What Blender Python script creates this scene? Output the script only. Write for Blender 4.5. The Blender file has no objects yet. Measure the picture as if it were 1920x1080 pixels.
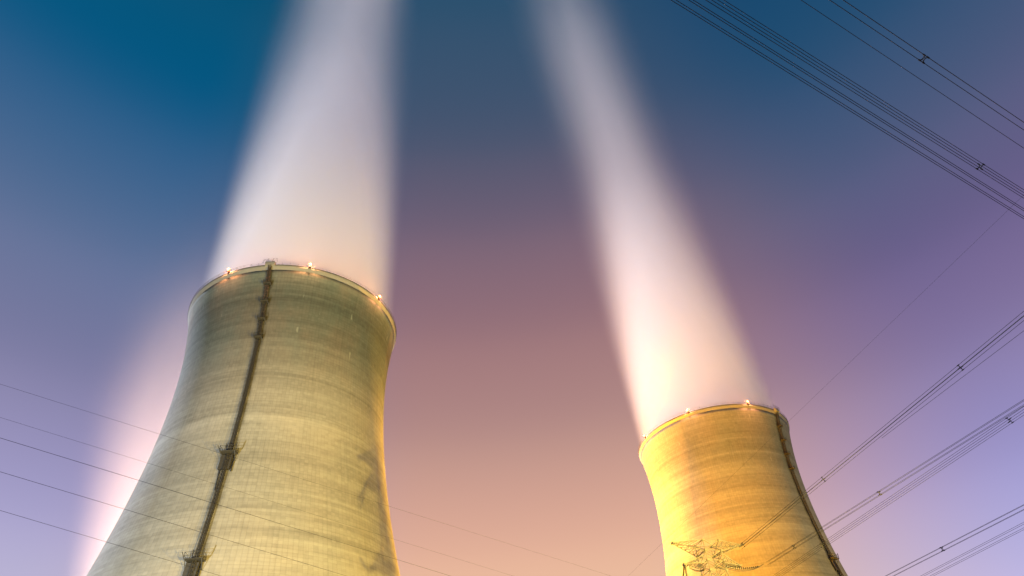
import bpy, bmesh, math, random
from math import sin, cos, pi, radians, sqrt
from mathutils import Vector, Matrix

scene = bpy.context.scene
COL = scene.collection

# ------------------------------------------------------------------ camera
cam_d = bpy.data.cameras.new('camera')
cam_d.sensor_width = 36.0
cam_d.lens = 1322.995 / 1920 * 36.0
cam_d.clip_start = 0.1
cam_d.clip_end = 20000
cam = bpy.data.objects.new('camera', cam_d)
COL.objects.link(cam)
Fv = Vector((0.0, 0.7552971, 0.65538256))
Rv = Vector((0.99568605, 0.0608105, -0.0700812))
Uv = Vector((0.09278627, -0.65255527, 0.75203878))
m = Matrix.Identity(4)
for i in range(3):
    m[i][0], m[i][1], m[i][2] = Rv[i], Uv[i], -Fv[i]
m[0][3], m[1][3], m[2][3] = 0, 0, 1.7
cam.matrix_world = m
scene.camera = cam

# ------------------------------------------------------------------ render / exposure
scene.view_settings.view_transform = 'Standard'
scene.view_settings.look = 'None'
scene.view_settings.exposure = 0.0
scene.view_settings.gamma = 1.0
scene.cycles.volume_bounces = 12
scene.cycles.max_bounces = 12
scene.cycles.diffuse_bounces = 2
scene.cycles.volume_max_steps = 256
scene.cycles.sample_clamp_indirect = 6.0


def lin(r, g, b, a=1.0):
    f = lambda c: (c / 12.92 if c <= 0.04045 else ((c + 0.055) / 1.055) ** 2.4)
    return (f(r / 255), f(g / 255), f(b / 255), a)


class N:
    """small node-tree builder"""
    def __init__(self, tree):
        self.t = tree

    def new(self, kind, **kw):
        n = self.t.nodes.new(kind)
        for k, v in kw.items():
            setattr(n, k, v)
        return n

    def link(self, a, b):
        self.t.links.new(a, b)

    def val(self, sock, v):
        if isinstance(v, bpy.types.NodeSocket):
            self.link(v, sock)
        else:
            sock.default_value = v

    def math(self, op, a, b=0.0, c=0.0, clamp=False):
        n = self.new('ShaderNodeMath', operation=op, use_clamp=clamp)
        self.val(n.inputs[0], a)
        self.val(n.inputs[1], b)
        self.val(n.inputs[2], c)
        return n.outputs[0]

    def remap(self, v, a, b, c=0.0, d=1.0, kind='SMOOTHSTEP'):
        n = self.new('ShaderNodeMapRange', interpolation_type=kind, clamp=True)
        self.val(n.inputs[0], v)
        for k, x in enumerate((a, b, c, d)):
            self.val(n.inputs[1 + k], x)
        return n.outputs[0]

    def ramp(self, v, stops, interp='LINEAR'):
        n = self.new('ShaderNodeValToRGB')
        n.color_ramp.interpolation = interp
        e = n.color_ramp.elements
        while len(e) < len(stops):
            e.new(0.5)
        for el, (p, c) in zip(e, stops):
            el.position = p
            el.color = c if len(c) == 4 else (*c, 1)
        self.val(n.inputs[0], v)
        return n.outputs[0]

    def mix(self, f, a, b, blend='MIX'):
        n = self.new('ShaderNodeMix', data_type='RGBA', blend_type=blend)
        self.val(n.inputs[0], f)
        self.val(n.inputs[6], a)
        self.val(n.inputs[7], b)
        return n.outputs[2]

    def xyz(self, x, y, z):
        n = self.new('ShaderNodeCombineXYZ')
        self.val(n.inputs[0], x)
        self.val(n.inputs[1], y)
        self.val(n.inputs[2], z)
        return n.outputs[0]

    def noise(self, vec, scale=1.0, detail=3.0, rough=0.5):
        n = self.new('ShaderNodeTexNoise')
        self.link(vec, n.inputs['Vector'])
        n.inputs['Scale'].default_value = scale
        n.inputs['Detail'].default_value = detail
        n.inputs['Roughness'].default_value = rough
        return n.outputs[0]


# ------------------------------------------------------------------ night sky over a lit-up plant
SUN_EL, SUN_AZ = radians(27), radians(-62)         # added moonlight for the steam: low, behind on the left
world = bpy.data.worlds.new('World')
scene.world = world
world.use_nodes = True
wn = N(world.node_tree)
bg = world.node_tree.nodes['Background']
tc = wn.new('ShaderNodeTexCoord')
sep = wn.new('ShaderNodeSeparateXYZ')
wn.link(tc.outputs['Generated'], sep.inputs[0])
el = wn.math('MULTIPLY', wn.math('ARCSINE', sep.outputs[2]), 2 / pi)          # 0 horizon .. 1 zenith
az = wn.math('MULTIPLY', wn.math('ARCTAN2', sep.outputs[0], sep.outputs[1]), 180 / pi)
elc = wn.math('MAXIMUM', el, 0.0)
left = wn.ramp(elc, [(0.00, lin(215, 208, 225)), (0.16, lin(196, 190, 214)), (0.24, lin(168, 162, 202)),
                     (0.34, lin(130, 128, 166)), (0.44, lin(94, 112, 150)), (0.55, lin(34, 91, 134)),
                     (0.66, lin(4, 82, 118)), (0.80, lin(14, 72, 106)), (1.00, lin(30, 62, 92))], 'CARDINAL')
mid = wn.ramp(elc, [(0.00, lin(255, 206, 160)), (0.16, lin(240, 196, 160)), (0.23, lin(226, 176, 152)),
                    (0.32, lin(186, 144, 136)), (0.41, lin(155, 118, 123)), (0.50, lin(120, 100, 118)),
                    (0.58, lin(80, 87, 112)), (0.69, lin(48, 81, 110)), (0.82, lin(30, 76, 106)), (1.00, lin(30, 62, 92))], 'CARDINAL')
right = wn.ramp(elc, [(0.00, lin(205, 195, 238)), (0.15, lin(184, 180, 228)), (0.22, lin(158, 152, 204)),
                      (0.30, lin(136, 123, 168)), (0.38, lin(110, 99, 142)), (0.46, lin(84, 92, 128)),
                      (0.55, lin(46, 80, 116)), (0.66, lin(20, 70, 108)), (0.80, lin(20, 66, 100)), (1.00, lin(30, 62, 92))], 'CARDINAL')
wl = wn.remap(az, -8, -38, 0, 1)
wr = wn.remap(az, 8, 38, 0, 1)
sky_col = wn.mix(wr, wn.mix(wl, mid, left), right)
back = wn.remap(wn.math('ABSOLUTE', az), 70, 130, 0, 1)
sky_col = wn.mix(back, sky_col, lin(58, 68, 96))
tex = wn.new('ShaderNodeTexSky', sky_type='NISHITA', sun_disc=False)
tex.sun_elevation = SUN_EL
tex.sun_rotation = SUN_AZ
tw = wn.mix(1.0, tex.outputs[0], (0.0008, 0.0008, 0.0008, 1), 'MULTIPLY')
wn.link(wn.mix(1.0, sky_col, tw, 'ADD'), bg.inputs['Color'])
bg.inputs['Strength'].default_value = 1.0


def lamp(name, kind, loc, energy, color, size=0.5, target=None, spot=None):
    d = bpy.data.lights.new(name, kind)
    d.energy = energy
    d.color = color
    if kind == 'SUN':
        d.angle = size
    else:
        d.shadow_soft_size = size
    o = bpy.data.objects.new(name, d)
    COL.objects.link(o)
    o.location = loc
    if target is not None:
        o.rotation_euler = (Vector(target) - Vector(loc)).to_track_quat('-Z', 'Y').to_euler()
    if spot:
        d.spot_size = radians(spot)
        d.spot_blend = 0.6
    return o


sd = Vector((sin(SUN_AZ) * cos(SUN_EL), cos(SUN_AZ) * cos(SUN_EL), sin(SUN_EL)))
lamp('added_moon', 'SUN', sd * 400, 4.3, (0.88, 0.89, 1.0), radians(0.5), (0, 0, 0))  # unseen source, added to brighten the plumes
# floodlights of the power station and added fill spots, all on the ground below the frame
lamp('flood_and_fill_lamp', 'SPOT', (72.4, 67.5, 3), 1.25e6, (1.0, 0.68, 0.13), 0.45, (-45, 195, 85), 62)
lamp('flood_and_fill_lamp', 'SPOT', (34, 40, 3), 1.25e6, (1.0, 0.70, 0.14), 1.0, (-52, 190, 90), 66)  # added beside the first spot to weaken the pylon's shadow
lamp('flood_and_fill_lamp', 'SPOT', (165, 175, 3), 0.9e6, (1.0, 0.68, 0.18), 1.0, (108, 300, 100), 62)
lamp('flood_and_fill_lamp', 'SPOT', (-420, 330, 5), 3.0e7, (1.0, 0.60, 0.42), 1.0, (-280, 478, 230), 50)  # fill spot added to brighten the third plume
lamp('flood_and_fill_lamp', 'SPOT', (-105, 32, 3), 0.95e6, (0.96, 0.99, 0.94), 1.0, (-88, 200, 90), 66)
# unseen spots added behind the towers to light up the steam
lamp('flood_and_fill_lamp', 'SPOT', (75, 500, 5), 9e6, (1.0, 0.60, 0.46), 1.0, (92, 319, 270), 42)
lamp('flood_and_fill_lamp', 'SPOT', (-120, 370, 5), 3e6, (1.0, 0.78, 0.84), 1.0, (-81, 202, 270), 42)
# sodium masts between and behind the towers
lamp('sodium_floodlight_lamp', 'SPOT', (-50, 390, 12), 2.3e7, (1.0, 0.40, 0.0), 0.6, (62, 320, 78), 56)
lamp('sodium_floodlight_lamp', 'SPOT', (-14, 286, 15), 6.5e6, (1.0, 0.48, 0.02), 0.6, (-52, 230, 62), 56)
lamp('sodium_floodlight_lamp', 'SPOT', (-4, 205, 8), 3.6e6, (1.0, 0.39, 0.0), 1.0, (80, 290, 112), 66)

# ------------------------------------------------------------------ materials
def mat(name):
    m = bpy.data.materials.new(name)
    m.use_nodes = True
    n = N(m.node_tree)
    return m, n, m.node_tree.nodes['Principled BSDF']


def plain(name, col, rough=0.6, metal=0.0, var=0.25, scale=3.0):
    m, n, b = mat(name)
    t = n.new('ShaderNodeTexCoord')
    f = n.noise(t.outputs['Object'], scale, 4)
    c2 = tuple(x * (1 - var) for x in col)
    n.link(n.mix(f, (*col, 1), (*c2, 1)), b.inputs['Base Color'])
    b.inputs['Roughness'].default_value = rough
    b.inputs['Metallic'].default_value = metal
    return m


def concrete_shell():
    m, n, b = mat('ribbed_concrete')
    uv = n.new('ShaderNodeUVMap')
    s = n.new('ShaderNodeSeparateXYZ')
    n.link(uv.outputs[0], s.inputs[0])
    u, v = s.outputs[0], s.outputs[1]
    oi = n.new('ShaderNodeObjectInfo')
    seed = n.math('MULTIPLY', oi.outputs['Random'], 57.0)
    PU, PV = 1.00, 0.95
    # the casting lifts, each with its own tone
    lift = n.math('FLOOR', n.math('DIVIDE', v, PV))
    wl_ = n.new('ShaderNodeTexWhiteNoise', noise_dimensions='2D')
    n.link(n.xyz(lift, seed, 0), wl_.inputs['Vector'])
    pan = n.new('ShaderNodeTexWhiteNoise', noise_dimensions='3D')
    n.link(n.xyz(n.math('FLOOR', n.math('DIVIDE', u, PU)), lift, seed), pan.inputs['Vector'])
    # weather bands that run round the shell
    band = n.noise(n.xyz(n.math('MULTIPLY', u, 0.006), n.math('MULTIPLY', v, 0.16), seed), 1.0, 5, 0.62)
    fine = n.noise(n.xyz(n.math('MULTIPLY', u, 0.02), n.math('MULTIPLY', v, 0.9), seed), 1.0, 3, 0.6)
    patch = n.noise(n.xyz(n.math('MULTIPLY', u, 0.05), n.math('MULTIPLY', v, 0.03), seed), 1.0, 4, 0.6)
    grit = n.noise(n.xyz(u, v, seed), 0.9, 6, 0.7)
    drip = n.noise(n.xyz(n.math('MULTIPLY', u, 1.1), n.math('MULTIPLY', v, 0.045), seed), 1.0, 2, 0.5)
    light = n.noise(n.xyz(n.math('MULTIPLY', u, 0.9), n.math('MULTIPLY', v, 0.16), n.math('ADD', seed, 9.0)), 1.0, 1, 0.4)
    tone = n.math('ADD', 0.36, n.math('MULTIPLY', n.math('SUBTRACT', band, 0.5), 0.30))
    tone = n.math('ADD', tone, n.math('MULTIPLY', n.math('SUBTRACT', fine, 0.5), 0.17))
    tone = n.math('ADD', tone, n.math('MULTIPLY', n.math('SUBTRACT', patch, 0.5), 0.14))
    tone = n.math('ADD', tone, n.math('MULTIPLY', n.math('SUBTRACT', grit, 0.5), 0.12))
    tone = n.math('ADD', tone, n.math('MULTIPLY', n.math('SUBTRACT', wl_.outputs[0], 0.5), 0.045))
    tone = n.math('ADD', tone, n.math('MULTIPLY', n.math('SUBTRACT', pan.outputs[0], 0.5), 0.05))
    # fixed bands: green-black weathering under the rim, a pale ring of newer concrete lower down
    wob = n.math('ADD', v, n.math('MULTIPLY', n.math('SUBTRACT', patch, 0.5), 7.0))
    k = n.ramp(n.math('DIVIDE', wob, 165.0), [
        (0.00, (1, 1, 1)), (0.44, (1.0, 1.0, 1.0)), (0.56, (0.96, 0.96, 0.96)), (0.635, (0.98, 0.98, 0.98)), (0.650, (1, 1, 1)), (0.668, (0.98, 0.98, 0.98)),
        (0.69, (0.90, 0.90, 0.90)), (0.76, (0.83, 0.83, 0.83)), (0.79, (0.66, 0.66, 0.66)), (0.835, (0.62, 0.62, 0.62)), (0.845, (0.48,) * 3),
        (0.91, (0.41,) * 3), (0.925, (0.31,) * 3), (0.935, (0.41,) * 3), (0.955, (0.45,) * 3), (0.97, (0.62, 0.62, 0.62)), (0.985, (0.72, 0.72, 0.72)), (1.0, (0.8, 0.8, 0.8))])
    kk = n.new('ShaderNodeSeparateColor')
    n.link(k, kk.inputs[0])
    wsep = n.new('ShaderNodeSeparateColor')
    n.link(oi.outputs['Color'], wsep.inputs[0])      # how weathered this shell is
    kx = n.math('SUBTRACT', 1.0, n.math('MULTIPLY', n.math('SUBTRACT', 1.0, kk.outputs[0]), wsep.outputs[0]))
    tone = n.math('MULTIPLY', tone, kx)
    pale = n.math('MULTIPLY', n.remap(wob, 105.5, 107.0), n.remap(wob, 110.5, 109.5))
    tone = n.math('ADD', tone, n.math('MULTIPLY', pale, n.math('MULTIPLY', patch, 0.12)))
    # drips: dark runs, and short white lime streaks near the top
    dk = n.remap(drip, 0.56, 0.72)
    tone = n.math('MULTIPLY', tone, n.math('SUBTRACT', 1.0, n.math('MULTIPLY', dk, 0.08)))
    lt = n.math('MULTIPLY', n.remap(light, 0.74, 0.80), n.remap(v, 110, 150))
    tone = n.math('ADD', tone, n.math('MULTIPLY', lt, 0.14))
    # rusty run-off along the ladder
    du = n.math('ABSOLUTE', n.math('SUBTRACT', u, n.math('ADD', n.math('MULTIPLY', wsep.outputs[1], 212.0), n.math('MULTIPLY', n.math('SUBTRACT', grit, 0.5), 1.6))))
    sw = n.noise(n.xyz(n.math('MULTIPLY', u, 0.25), n.math('MULTIPLY', v, 0.12), n.math('ADD', seed, 3.0)), 1.0, 4, 0.7)
    st = n.math('MULTIPLY', n.remap(du, 1.9, 0.5), n.remap(sw, 0.35, 0.62, 0.15, 0.62))
    tone = n.math('MULTIPLY', tone, n.math('SUBTRACT', 1.0, st))
    # joints: vertical ribs and lift lines
    fu = n.math('FRACT', n.math('DIVIDE', u, PU))
    fv = n.math('FRACT', n.math('DIVIDE', v, PV))
    rib = n.remap(n.math('ABSOLUTE', n.math('SUBTRACT', fu, 0.5)), 0.36, 0.46)
    jnt = n.remap(n.math('ABSOLUTE', n.math('SUBTRACT', fv, 0.5)), 0.38, 0.47)
    rs = n.remap(n.noise(n.xyz(n.math('MULTIPLY', u, 0.12), n.math('MULTIPLY', v, 0.08), seed), 1.0, 3), 0.35, 0.65, 0.35, 1.0)
    tone = n.math('MULTIPLY', tone, n.math('SUBTRACT', 1.0, n.math('MULTIPLY', n.math('MULTIPLY', rib, rs), 0.11)))
    tone = n.math('MULTIPLY', tone, n.math('SUBTRACT', 1.0, n.math('MULTIPLY', n.math('MULTIPLY', jnt, rs), 0.11)))
    tone = n.math('MAXIMUM', tone, 0.03)
    green = n.math('MULTIPLY', n.remap(v, 118, 150), wsep.outputs[0])
    tint = n.mix(green, (1.0, 0.965, 0.84, 1), (0.82, 0.96, 0.86, 1))
    tint = n.mix(n.remap(patch, 0.4, 0.65), tint, (1.0, 0.93, 0.78, 1))
    n.link(n.mix(1.0, tint, n.xyz(tone, tone, tone), 'MULTIPLY'), b.inputs['Base Color'])
    b.inputs['Roughness'].default_value = 0.9
    b.inputs['Specular IOR Level'].default_value = 0.15
    bp = n.new('ShaderNodeBump')
    bp.inputs['Strength'].default_value = 0.16
    bp.inputs['Distance'].default_value = 0.12
    n.link(n.math('SUBTRACT', n.math('MULTIPLY', grit, 0.3), n.math('ADD', rib, n.math('MULTIPLY', jnt, 0.6))), bp.inputs['Height'])
    n.link(bp.outputs[0], b.inputs['Normal'])
    return m


M_SHELL = concrete_shell()
M_RIM = plain('rim_concrete', (0.38, 0.37, 0.345), 0.85, 0, 0.35, 0.4)
M_CONC = plain('column_concrete', (0.34, 0.33, 0.30), 0.9, 0, 0.3, 0.5)
M_STEEL = plain('dark_ladder_steel', (0.085, 0.078, 0.066), 0.6, 0.3, 0.5, 1.5)
M_PLAT = plain('weathered_platform_steel', (0.10, 0.095, 0.08), 0.6, 0.3, 0.5, 2.0)
M_RAIL = plain('railing_steel', (0.12, 0.11, 0.10), 0.6, 0.4, 0.3, 2.0)
M_COPE = plain('coping_steel', (0.10, 0.095, 0.085), 0.6, 0.2, 0.3, 1.0)
M_WIRE = plain('conductor_aluminium', (0.035, 0.035, 0.042), 0.8, 0.0, 0.3, 1.0)
M_PYLON = plain('galvanised_lattice_steel', (0.30, 0.27, 0.22), 0.5, 0.35, 0.6, 1.2)
M_INS = plain('insulator_glass', (0.07, 0.06, 0.05), 0.25, 0.0, 0.3, 5.0)
M_HOUS = plain('lamp_housing', (0.25, 0.05, 0.03), 0.5, 0.1, 0.3, 4.0)


def emit(name, col, strength):
    m, n, b = mat(name)
    b.inputs['Base Color'].default_value = (*col, 1)
    b.inputs['Emission Color'].default_value = (*col, 1)
    b.inputs['Emission Strength'].default_value = strength
    return m


M_LENS = emit('obstruction_lens', (1.0, 0.42, 0.12), 2.2)

# ------------------------------------------------------------------ mesh helpers
def link_mesh(name, bm, material, parent=None, smooth=False):
    me = bpy.data.meshes.new(name)
    bm.normal_update()
    bm.to_mesh(me)
    bm.free()
    me.materials.append(material)
    if smooth:
        for p in me.polygons:
            p.use_smooth = True
    o = bpy.data.objects.new(name, me)
    COL.objects.link(o)
    if parent is not None:
        o.parent = parent
    return o


def thing(name, label, cat, loc=(0, 0, 0), rz=0.0, group=None):
    o = bpy.data.objects.new(name, None)
    COL.objects.link(o)
    o.location = loc
    o.rotation_euler = (0, 0, rz)
    o['label'] = label
    o['category'] = cat
    if group:
        o['group'] = group
    return o


def copy_tree(o, parent=None):
    c = o.copy()
    COL.objects.link(c)
    if parent is not None:
        c.parent = parent
        c.matrix_parent_inverse = o.matrix_parent_inverse.copy()
    for ch in [x for x in bpy.data.objects if x.parent == o]:
        copy_tree(ch, c)
    return c


def bar(bm, a, b, w, sides=4, w2=None):
    a, b = Vector(a), Vector(b)
    d = b - a
    if d.length < 1e-6:
        return
    q = d.to_track_quat('Z', 'X').to_matrix()
    x, y = q.col[0], q.col[1]
    rings = []
    for p, ww in ((a, w), (b, w2 or w)):
        rings.append([bm.verts.new(p + (x * cos(2 * pi * (i + .5) / sides) + y * sin(2 * pi * (i + .5) / sides)) * ww) for i in range(sides)])
    for i in range(sides):
        bm.faces.new((rings[0][i], rings[0][(i + 1) % sides], rings[1][(i + 1) % sides], rings[1][i]))
    bm.faces.new(rings[0][::-1])
    bm.faces.new(rings[1])


def tube(bm, pts, r, sides=6):
    pts = [Vector(p) for p in pts]
    prev = None
    for i, p in enumerate(pts):
        d = (pts[min(i + 1, len(pts) - 1)] - pts[max(i - 1, 0)]).normalized()
        x = d.cross(Vector((0, 0, 1)))
        x = x.normalized() if x.length > 1e-4 else Vector((1, 0, 0))
        y = x.cross(d)
        ring = [bm.verts.new(p + (x * cos(2 * pi * k / sides) + y * sin(2 * pi * k / sides)) * r) for k in range(sides)]
        if prev:
            for k in range(sides):
                bm.faces.new((prev[k], prev[(k + 1) % sides], ring[(k + 1) % sides], ring[k]))
        prev = ring


def box(bm, c, ax, ay, az_, sx, sy, sz):
    """oriented box: centre, three unit axes, full sizes"""
    c, ax, ay, az_ = Vector(c), Vector(ax), Vector(ay), Vector(az_)
    vs = []
    for i in (-.5, .5):
        for j in (-.5, .5):
            for k in (-.5, .5):
                vs.append(bm.verts.new(c + ax * sx * i + ay * sy * j + az_ * sz * k))
    for f in ((0, 1, 3, 2), (4, 6, 7, 5), (0, 4, 5, 1), (2, 3, 7, 6), (0, 2, 6, 4), (1, 5, 7, 3)):
        bm.faces.new([vs[i] for i in f])


# ------------------------------------------------------------------ ground
def ground():
    m, n, b = mat('dark_grass_and_gravel')
    t = n.new('ShaderNodeTexCoord')
    f = n.noise(t.outputs['Object'], 0.02, 6, 0.6)
    g = n.noise(t.outputs['Object'], 1.5, 4, 0.6)
    c = n.mix(f, (0.05, 0.06, 0.03, 1), (0.13, 0.12, 0.10, 1))
    n.link(n.mix(n.math('MULTIPLY', g, 0.5), c, (0.03, 0.04, 0.02, 1)), b.inputs['Base Color'])
    b.inputs['Roughness'].default_value = 0.95
    bm = bmesh.new()
    rings = []
    for R in (0.01, 60, 200, 600, 2000, 7000):
        rings.append([bm.verts.new((R * cos(2 * pi * i / 48), R * sin(2 * pi * i / 48), 0)) for i in range(48)])
    for a, b2 in zip(rings, rings[1:]):
        for i in range(48):
            bm.faces.new((a[i], b2[i], b2[(i + 1) % 48], a[(i + 1) % 48]))
    o = link_mesh('ground', bm, m)
    o['kind'] = 'structure'


ground()

# ------------------------------------------------------------------ cooling towers
H, RT, R0, ZT, BL = 165.0, 36.3751, 33.6644, 136.486, 86.2915
BU = (H - ZT) / sqrt((RT / R0) ** 2 - 1)


def rad(z):
    zz = z - ZT
    return R0 * sqrt(1 + (zz / (BU if zz > 0 else BL)) ** 2)


def revolve(name, prof, material, parent, segs=288, close=False):
    """prof: list of (r, z); uv in metres round and up"""
    bm = bmesh.new()
    uvl = bm.loops.layers.uv.new('UVMap')
    rings = [[bm.verts.new((r * cos(2 * pi * i / segs), r * sin(2 * pi * i / segs), z)) for i in range(segs)] for r, z in prof]
    n = len(prof)
    for j in range(n if close else n - 1):
        a, b = rings[j], rings[(j + 1) % n]
        for i in range(segs):
            i2 = (i + 1) % segs
            f = bm.faces.new((a[i], a[i2], b[i2], b[i]))
            for lp, ii, jj in zip(f.loops, (i, i + 1, i + 1, i), (j, j, (j + 1) % n, (j + 1) % n)):
                # 212 full formwork panels of 1 m close the ring without a seam
                lp[uvl].uv = (ii / segs * 212 * 1.0, prof[jj][1])
    return link_mesh(name, bm, material, parent, smooth=not close)


def polar(r, a, z):
    return Vector((r * cos(a), r * sin(a), z))


def make_tower(ladder_deg, light_degs):
    root = thing('cooling_tower', '', 'cooling tower')
    zs = [9 + (163.4 - 9) * i / 110 for i in range(111)]
    outer = [(rad(z), z) for z in zs]
    inner = [(rad(z) - 0.45, z) for z in reversed(zs)]
    revolve('shell', outer + inner, M_SHELL, root)
    # stiffening ring with its overhanging lip
    r1 = rad(163.4)
    revolve('rim', [(r1 - 0.45, 163.402), (r1 + 0.02, 163.402), (RT + 0.28, 164.45), (RT + 0.28, 164.9), (RT - 0.9, 164.9)], M_RIM, root, close=True)
    revolve('coping', [(RT + 0.1, 164.904), (RT + 0.4, 164.904), (RT + 0.4, 165.12), (RT + 0.1, 165.12)], M_COPE, root, close=True)
    # railing round the top
    bm = bmesh.new()
    for h in (0.6, 1.15):
        pts = [polar(RT + 0.4, 2 * pi * i / 180, 165.1 + h) for i in range(181)]
        tube(bm, pts, 0.045, 4)
    for i in range(90):
        a = 2 * pi * i / 90
        bar(bm, polar(RT + 0.4, a, 165.1), polar(RT + 0.4, a, 166.3), 0.04)
    link_mesh('railing', bm, M_RAIL, root)
    # diagonal columns of the air inlet
    bm = bmesh.new()
    for i in range(44):
        a = 2 * pi * i / 44
        d = 2 * pi / 88
        bar(bm, polar(rad(0) + 1, a, 0), polar(rad(9) - 0.2, a - d, 9.1), 0.5, 6)
        bar(bm, polar(rad(0) + 1, a, 0), polar(rad(9) - 0.2, a + d, 9.1), 0.5, 6)
    link_mesh('inlet_columns', bm, M_CONC, root)
    # ladder up the shell
    a0 = radians(ladder_deg)
    rd, td = Vector((cos(a0), sin(a0), 0)), Vector((-sin(a0), cos(a0), 0))

    def on(z, out=0.0, side=0.0):
        e = 0.4
        return rd * (rad(z) + out) + td * side + Vector((0, 0, z))

    lad = bmesh.new()
    zl = [12 + (164.4 - 12) * i / 120 for i in range(121)]
    for s in (-0.38, 0.38):
        tube(lad, [on(z, 0.55, s) for z in zl], 0.09, 4)
    for s in (-0.45, -0.2, 0.2, 0.45):
        tube(lad, [on(z, 1.25 - 0.5 * abs(s) ** 1.5, s) for z in zl], 0.075, 4)
    z = 12.5
    while z < 164:
        c = on(z)
        # rung and safety hoop
        bar(lad, on(z, 0.55, -0.4), on(z, 0.55, 0.4), 0.05)
        hp = [on(z, 0.5 + 0.75 * sin(pi * t / 8), 0.45 * -cos(pi * t / 8)) for t in range(9)]
        tube(lad, hp, 0.06, 4)
        bar(lad, on(z, 0.0, 0.38), on(z, 0.55, 0.38), 0.05)
        bar(lad, on(z, 0.0, -0.38), on(z, 0.55, -0.38), 0.05)
        z += 1.0
    lo = link_mesh('ladder', lad, M_STEEL, root)
    # dark strip set on the concrete behind the ladder
    bm = bmesh.new()
    for za, zb in zip(zl, zl[1:]):
        d = (on(zb) - on(za)).normalized()
        nrm = td.cross(d)
        box(bm, (on(za, 0.13) + on(zb, 0.13)) / 2, td, d, nrm, 0.6, (on(zb) - on(za)).length, 0.22)
    link_mesh('back_strip', bm, M_STEEL, root)
    # small rest platforms
    for zp in (157.3, 150.5, 143.8, 136.8):
        bm = bmesh.new()
        up = Vector((0, 0, 1))
        box(bm, on(zp, 1.0), td, rd, up, 2.3, 1.9, 0.12)
        for s in (-1.15, 1.15):
            for o_ in (0.15, 1.9):
                bar(bm, on(zp, o_, s), on(zp, o_, s) + up * 1.2, 0.05)
            for hh in (0.6, 1.2):
                bar(bm, on(zp, 0.15, s) + up * hh, on(zp, 1.9, s) + up * hh, 0.05)
            bar(bm, on(zp, 1.8, s) - up * 0.06, on(zp - 1.4, 0.0, s), 0.06)
        for hh in (0.6, 1.2):
            bar(bm, on(zp, 1.9, -1.15) + up * hh, on(zp, 1.9, 1.15) + up * hh, 0.05)
        link_mesh('rest_platform', bm, M_PLAT, root)
    # two wide service platforms with slim dark runs down the sides
    for zp, tall in ((96.0, 5.0), (65.5, 7.0)):
        bm = bmesh.new()
        up = Vector((0, 0, 1))
        box(bm, on(zp, 1.2), td, rd, up, 4.2, 2.4, 0.16)
        k = [(-2.1, 0.2), (-2.1, 2.4), (-0.7, 2.4), (0.7, 2.4), (2.1, 2.4), (2.1, 0.2)]
        for s, o_ in k:
            bar(bm, on(zp, o_, s), on(zp, o_, s) + up * 1.5, 0.06)
        for (s, o_), (s2, o2) in zip(k, k[1:]):
            for hh in (0.7, 1.5):
                bar(bm, on(zp, o_, s) + up * hh, on(zp, o2, s2) + up * hh, 0.05)
        for s in (-1.9, 1.9):
            bar(bm, on(zp, 2.3, s), on(zp - 2.2, 0.0, s), 0.09)
        # outward aerial arms at the two corners
        bar(bm, on(zp, 2.3, -2.1) + up * .2, on(zp, 2.6, -2.6) + up * 1.5, 0.1)
        bar(bm, on(zp, 2.3, 2.1) + up * .2, on(zp, 2.4, 2.2) + up * 2.2, 0.14)
        po = link_mesh('service_platform', bm, M_PLAT, root)
        bm = bmesh.new()
        # dark panels stacked below the deck
        for j in range(6):
            zz = zp - 0.5 - (tall - 0.6) * j / 6
            box(bm, on(zz - tall / 14, 0.5, -0.35), td, rd, up, 2.9, 0.7, tall / 7.2)
        link_mesh('under_deck_panels', bm, M_STEEL, po)
        def slim_run(s0, s1, length, r):
            bm = bmesh.new()
            pts = [on(zp - length * j / 12, 0.35, s0 + (s1 - s0) * j / 12) for j in range(13)]
            tube(bm, pts, r, 6)
            link_mesh('side_run', bm, M_STEEL, po)
        slim_run(-1.85, -0.95, tall * 2.2, 0.12)
        slim_run(1.6, 1.6, tall * 1.1, 0.15)
    # gate box where the ladder reaches the rim
    bm = bmesh.new()
    up = Vector((0, 0, 1))
    c = rd * (RT + 0.3)
    box(bm, c + up * 165.0, td, rd, up, 3.0, 1.9, 1.2)
    go = link_mesh('ladder_gate', bm, M_RIM, root)
    bm = bmesh.new()
    for s in (-2.2, -0.8, 0.8, 2.2):
        bar(bm, c + td * s + rd * 0.9 + up * 165.2, c + td * s + rd * 0.9 + up * 167.3, 0.05)
    for hh in (166.3, 166.9):
        bar(bm, c + td * -2.2 + rd * 0.9 + up * hh, c + td * 2.2 + rd * 0.9 + up * hh, 0.05)
    box(bm, c + up * 165.68, td, rd, up, 3.15, 2.05, 0.12)
    link_mesh('gate_railing', bm, M_RAIL, go)
    # obstruction lights
    for dg in light_degs:
        a = radians(dg)
        r_, t_ = Vector((cos(a), sin(a), 0)), Vector((-sin(a), cos(a), 0))
        p = r_ * (RT + 0.55) + up * 165.2
        bm = bmesh.new()
        box(bm, p + up * 0.25, t_, r_, up, 0.7, 0.6, 0.4)
        bar(bm, p - up * 0.7 - r_ * 0.1, p + up * 0.05, 0.1)
        ob = link_mesh('obstruction_light', bm, M_HOUS, root)
        bm = bmesh.new()
        bmesh.ops.create_uvsphere(bm, u_segments=16, v_segments=8, radius=0.5, matrix=Matrix.Translation(p + up * 0.95))
        link_mesh('lens', bm, M_LENS, ob, smooth=True)
    return root


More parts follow.
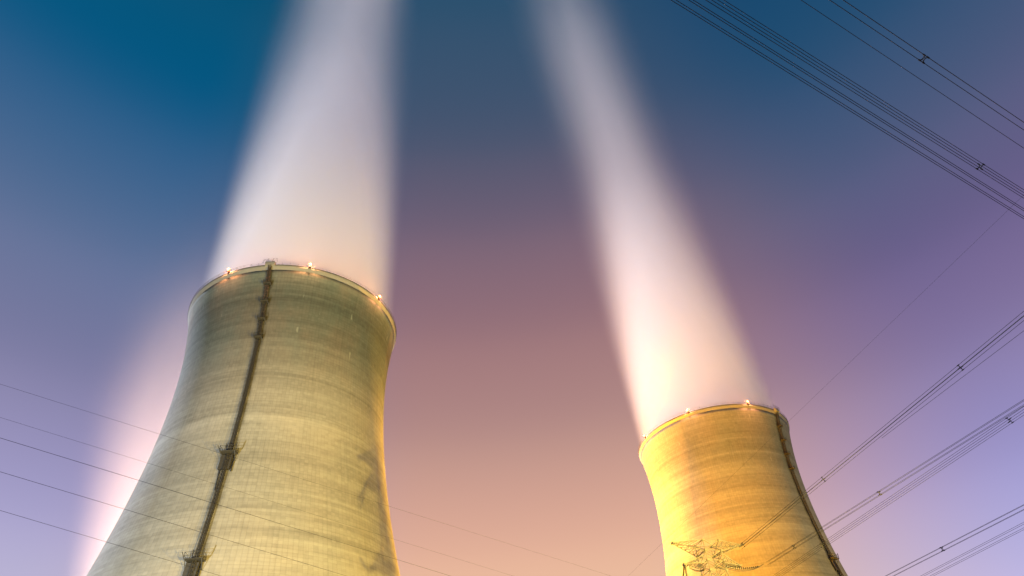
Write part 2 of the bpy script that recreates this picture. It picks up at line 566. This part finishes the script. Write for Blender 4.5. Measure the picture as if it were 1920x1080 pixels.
t1 = make_tower(274.2, [251.2, 293.75, 337.0, 64, 108, 152])
t1.location = (-81.022, 202.081, 0)
t1['label'] = 'nearer, larger cooling tower on the left, grey-green and yellow with dark ladder'
t1['group'] = 'cooling towers'
t2 = make_tower(313.0, [199.75, 243.2, 286.5, 13, 57, 100])
t2.location = (91.712, 319.149, 0)
t2['label'] = 'farther cooling tower on the right, glowing orange-yellow on its left side, pylon in front'
t2['group'] = 'cooling towers'
T3 = (-280.0, 478.0, 0)
for ch in t1.children:
    if ch.name.startswith('shell'):
        ch.color = (1.0, 274.2 / 360, 0, 1)       # how weathered, and where the ladder's run-off stain is
for ch in t2.children:
    if ch.name.startswith('shell'):
        ch.color = (0.32, 313.0 / 360, 0, 1)
t3 = copy_tree(t1)
t3.location = T3
t3['label'] = 'third cooling tower hidden behind the left tower, under the pale plume at the lower left'

# warm glow each rim light throws on the rim and steam
for t, degs in ((t1, (251.2, 293.75, 337.0)), (t2, (199.75, 243.2, 286.5))):
    for dg in degs:
        a = radians(dg)
        p = Vector(t.location) + polar(RT + 1.3, a, 166.6)
        lamp('obstruction_lamp', 'POINT', p, 9000, (1.0, 0.38, 0.15), 0.4)

# ------------------------------------------------------------------ steam plumes
def plume(base, label, d0, fall, seed, grow, zt=780.0, soft=0.14, lean=0.0):
    m = bpy.data.materials.new('steam')
    m.use_nodes = True
    nt = m.node_tree
    nt.nodes.clear()
    n = N(nt)
    out = n.new('ShaderNodeOutputMaterial')
    pv = n.new('ShaderNodeVolumePrincipled')
    pv.inputs['Color'].default_value = (0.995, 0.995, 0.995, 1)
    pv.inputs['Anisotropy'].default_value = 0.0
    t = n.new('ShaderNodeTexCoord')
    s = n.new('ShaderNodeSeparateXYZ')
    n.link(t.outputs['Object'], s.inputs[0])
    x, y, z = s.outputs
    zz = n.math('SUBTRACT', z, 164.0)
    x = n.math('SUBTRACT', x, n.math('MULTIPLY', zz, lean))
    r = n.math('SQRT', n.math('ADD', n.math('MULTIPLY', x, x), n.math('MULTIPLY', y, y)))
    R = n.math('ADD', 35.6, n.math('MULTIPLY', zz, grow))
    q = n.math('DIVIDE', r, R)
    w = n.remap(zz, 0, 220, soft, 1.5, 'LINEAR')
    edge = n.remap(n.math('DIVIDE', n.math('SUBTRACT', 1.0, q), w), 0.0, 1.0, 0, 1)
    edge = n.math('POWER', edge, n.remap(zz, 0, 200, 1.0, 1.5, 'LINEAR'))      # ever softer outwards as it climbs
    fl = n.math('EXPONENT', n.math('MULTIPLY', zz, -1.0 / fall))
    top = n.remap(z, zt, zt - 260, 0, 1)
    # wisps drawn out by the drift of the steam
    wisp = n.noise(n.xyz(n.math('MULTIPLY', x, 0.03), n.math('MULTIPLY', y, 0.03), n.math('ADD', n.math('MULTIPLY', z, 0.0035), seed)), 1.0, 2, 0.5)
    wk = n.remap(wisp, 0.25, 0.75, 0.6, 1.4, 'LINEAR')
    dens = n.math('MULTIPLY', n.math('MULTIPLY', edge, fl), n.math('MULTIPLY', top, wk))
    n.link(n.math('MULTIPLY', dens, d0), pv.inputs['Density'])
    n.link(pv.outputs[0], out.inputs['Volume'])
    try:
        m.cycles.volume_step_rate = 0.1
        m.cycles.volume_sampling = 'MULTIPLE_IMPORTANCE'
    except Exception:
        pass
    bm = bmesh.new()
    prev = None
    segs = 48
    first = None
    for k in range(13):
        z_ = 164.3 + (zt - 164.3) * k / 12
        R_ = 35.6 + (z_ - 164) * grow
        ring = [bm.verts.new((R_ * 1.005 * cos(2 * pi * i / segs) + lean * (z_ - 164), R_ * 1.005 * sin(2 * pi * i / segs), z_)) for i in range(segs)]
        if prev:
            for i in range(segs):
                bm.faces.new((prev[i], prev[(i + 1) % segs], ring[(i + 1) % segs], ring[i]))
        else:
            first = ring
        prev = ring
    bm.faces.new(first[::-1])
    bm.faces.new(prev)
    o = link_mesh('steam_plume', bm, m)
    o.location = base
    o['label'] = label
    o['category'] = 'steam plume'
    o['group'] = 'steam plumes'
    return o


plume(t1.location, 'broad white steam plume rising from the larger left cooling tower', 0.058, 330, 0.0, 0.045)
plume(t2.location, 'pinkish-white steam plume rising from the orange right cooling tower', 0.056, 270, 7.3, 0.060, lean=-0.045)
plume(T3, 'pale peach steam plume emerging from behind the left tower at the lower left edge', 0.060, 105, 3.1, 0.24, 560, 1.6)

# ------------------------------------------------------------------ overhead lines
def sag_pts(a, b, sag, n=40):
    a, b = Vector(a), Vector(b)
    return [a.lerp(b, i / n) - Vector((0, 0, 4 * sag * (i / n) * (1 - i / n))) for i in range(n + 1)]


def extend(p, q, h, before, after):
    d = Vector((q[0] - p[0], q[1] - p[1], 0)).normalized()
    a = Vector((p[0], p[1], h)) - d * before
    b = Vector((q[0], q[1], h)) + d * after
    return a, b, d


def bundle(p, q, h, before, after, spacers, label, s=0.7, r=0.026, roll=0.0):
    """four conductors held in a square by spacers; spacers: distances from p along the line"""
    a, b, d = extend(p, q, h, before, after)
    root = thing('conductor_bundle', label, 'power line', a, 0, 'four-wire conductor bundles')
    side = d.cross(Vector((0, 0, 1)))
    up = Vector((0, 0, 1))
    offs = []
    for i in range(4):
        t = roll + pi / 4 + i * pi / 2
        offs.append((side * cos(t) + up * sin(t)) * s * 0.7071)
    L = (b - a).length
    for o_ in offs:
        bm = bmesh.new()
        tube(bm, [Vector((0, 0, 0)) + o_, d * L + o_], r, 6)
        link_mesh('conductor', bm, M_WIRE, root, smooth=True)
    for sp in spacers:
        c = d * (before + sp)
        bm = bmesh.new()
        core = [c + o_ * 0.42 for o_ in offs]
        for i in range(4):
            bar(bm, core[i], core[(i + 1) % 4], r * 1.7)
            bar(bm, core[i], c + offs[i] * 1.12, r * 1.9)
            bar(bm, c + offs[i] - d * 0.16, c + offs[i] + d * 0.16, r * 2.6, 6)
        link_mesh('spacer', bm, M_WIRE, root)
    return root


def wire(p, q, h, before, after, label, r, name='overhead_wire', group='single overhead wires'):
    a, b, d = extend(p, q, h, before, after)
    bm = bmesh.new()
    tube(bm, [Vector((0, 0, 0)), b - a], r, 6)
    o = link_mesh(name, bm, M_WIRE, smooth=True)
    o.location = a
    o['label'] = label
    o['category'] = 'wire'
    o['group'] = group
    return o


bundle((15.38, 27.86), (56.03, 55.92), 54.0, 60, 90, [62.0], 'lowest four-wire power line bundle across the upper right sky, without a spacer in view', roll=0.0, s=0.68, r=0.029)
bundle((17.98, 28.11), (54.55, 52.90), 54.0, 60, 90, [36.2], 'four-wire bundle with one spacer, just above the lowest bundle of the upper right', roll=0.7, s=0.5, r=0.027)
bundle((27.88, 29.07), (50.08, 43.76), 54.0, 60, 90, [11.2], 'uppermost four-wire power line bundle in the top right corner, with one spacer', roll=0.18, s=0.52, r=0.027)
wire((28.79, 33.19), (59.29, 53.64), 62.0, 60, 90, 'thin single wire between the two groups of thick bundles in the upper right sky', 0.028)
wire((56.56, 55.38), (21.63, 162.13), 56.0, 60, 60, 'very thin single wire slanting from the right edge down to the right tower', 0.011)

bundle((52.88, 60.70), (34.18, 120.41), 44.0, 60, 0, [9.5, 37.5, 61.5], 'four-wire bundle ending at the tip of the upper pylon arm', roll=-0.3, s=0.48, r=0.024)
wire((54.24, 63.47), (50.38, 74.14), 44.0, 60, 12, 'thin single wire close beneath the bundle that runs to the upper pylon arm', 0.022)
bundle((57.49, 73.59), (37.85, 120.16), 40.9, 60, 0, [24.0, 43.5], 'four-wire bundle running to the lower pylon arm, upper of its close pair', roll=0.2, s=0.45, r=0.022)
bundle((58.44, 75.53), (40.91, 127.12), 40.9, 60, 30, [2.2, 41.0], 'four-wire bundle passing right of the pylon, lower of its close pair', roll=0.0, s=0.55, r=0.022)
bundle((73.50, 106.19), (62.56, 133.25), 41.0, 70, 80, [16.5], 'four-wire bundle with one spacer low in the right corner, upper of the last two', roll=0.2, s=0.55, r=0.024)
bundle((77.39, 114.14), (70.06, 135.27), 41.0, 70, 80, [-8.0], 'lowest four-wire bundle, cutting the bottom right corner', roll=0.0, s=0.7, r=0.024)

for p, q, h, lab, r in (
        ((-52.71, 57.36), (13.06, 131.75), 45, 'faint pale wire crossing the left tower, topmost of the five at the left edge', 0.012),
        ((-56.34, 63.30), (-4.52, 127.01), 45, 'faint wire crossing the left tower, second from the top at the left edge', 0.012),
        ((-49.30, 56.44), (-12.74, 104.07), 38, 'dark wire crossing the left tower, third from the top at the left edge', 0.019),
        ((-53.10, 62.66), (-26.98, 100.23), 38, 'dark wire crossing the left tower, fourth from the top at the left edge', 0.019),
        ((-58.16, 70.93), (-43.11, 95.88), 38, 'dark wire over the foot of the ladder, lowest of the five at the left edge', 0.019)):
    wire(p, q, h, 70, 70, lab, r)


# ------------------------------------------------------------------ pylon in front of the right tower
def pylon():
    c0 = Vector((28.24, 118.0, 0))
    X = Vector((0.95, 0.31, 0)).normalized()          # along the arms
    Y = Vector((-X.y, X.x, 0))                        # along the line
    Z = Vector((0, 0, 1))
    root = thing('pylon', 'small lattice steel pylon with wide arms in front of the orange right tower', 'pylon', c0)

    def P(s, t, h):
        return X * s + Y * t + Z * h

    def half(h):
        return 1.45 + (0.25 * (40 - h) / 10 if h > 30 else 0.25 + (30 - h) * 0.075) if h < 40 else 1.45

    # body: four legs with crossed bracing
    bm = bmesh.new()
    hs = [0, 6, 11.5, 16.5, 21, 25, 28.5, 31.5, 34.5, 37.2, 39.4, 41.0, 42.6, 44.3]
    for ha, hb in zip(hs, hs[1:]):
        a, b = half(ha), half(hb)
        ca = [(a, a), (-a, a), (-a, -a), (a, -a)]
        cb = [(b, b), (-b, b), (-b, -b), (b, -b)]
        for i in range(4):
            j = (i + 1) % 4
            bar(bm, P(*ca[i], ha), P(*cb[i], hb), 0.10)
            bar(bm, P(*ca[i], ha), P(*cb[j], hb), 0.055)
            bar(bm, P(*ca[j], ha), P(*cb[i], hb), 0.055)
            bar(bm, P(*cb[i], hb), P(*cb[j], hb), 0.055)
            box(bm, P(*cb[i], hb), X, Y, Z, 0.36, 0.36, 0.3)
    link_mesh('lattice_body', bm, M_PYLON, root)

    def arm(sgn, reach, htop, hbot, hend, name='cross_arm', up=False):
        """triangular truss: two top chords and two bottom chords meeting at the tip"""
        bm = bmesh.new()
        b0 = half(min(htop, 40))
        tip = P(sgn * reach, 0, hend)
        n_ = 6
        A = {}
        for k in (-1, 1):
            for nm, h in (('t', htop), ('b', hbot)):
                r0 = P(sgn * b0, k * b0, h)
                A[k, nm] = [r0.lerp(tip + Y * k * 0.25, i / n_) for i in range(n_ + 1)]
                for p, q in zip(A[k, nm], A[k, nm][1:]):
                    bar(bm, p, q, 0.075)
        for i in range(n_):
            for k in (-1, 1):
                bar(bm, A[k, 't'][i], A[k, 'b'][i + 1], 0.042)
                bar(bm, A[k, 'b'][i], A[k, 't'][i], 0.042)
            bar(bm, A[-1, 't'][i], A[1, 't'][i + 1], 0.042)
            bar(bm, A[-1, 'b'][i], A[1, 'b'][i + 1], 0.042)
            bar(bm, A[1, 'b'][i], A[-1, 'b'][i], 0.05)
        box(bm, tip, X, Y, Z, 0.4, 0.7, 0.3)
        return link_mesh(name, bm, M_PYLON, root)

    for sg in (-1, 1):
        arm(sg, 6.2, 44.3, 42.5, 44.15)
        arm(sg, 5.0, 42.0, 40.6, 40.7)
        arm(sg, 5.0, 32.3, 31.0, 31.1)

    def string(a, b, name='insulator_string', r=0.17, sag=0.4, n=16):
        bm = bmesh.new()
        pts = sag_pts(a, b, sag, n)
        for p, q in zip(pts, pts[1:]):
            d = q - p
            bar(bm, p, q, 0.05, 6)
            bar(bm, p + d * 0.25, p + d * 0.6, r, 10, r * 0.45)
        link_mesh(name, bm, M_INS, root)

    # tension strings and jumpers
    string(P(2.4, 0.0, 40.6), P(8.3, -0.4, 40.55), sag=0.35)
    string(P(-5.0, -0.2, 40.6), P(-5.9, -1.5, 38.0), sag=0.1)
    string(P(-5.0, 0.2, 40.6), P(-6.3, -0.4, 37.6), sag=0.1)
    string(P(-4.6, 0.0, 40.5), P(-1.6, 0.0, 40.0), sag=0.5)
    for sg in (-1, 1):
        string(P(sg * 4.9, 0, 31.0), P(sg * 4.9 + 0.2, -4.2, 30.4), sag=0.5)
    bmj = bmesh.new()
    for s_ in (-0.25, 0.25):
        tube(bmj, sag_pts(P(2.6, s_, 40.3), P(9.2, s_ - 0.3, 40.9), 0.7, 16), 0.04, 5)
    link_mesh('jumper', bmj, M_WIRE, root)
    return root


pylon()
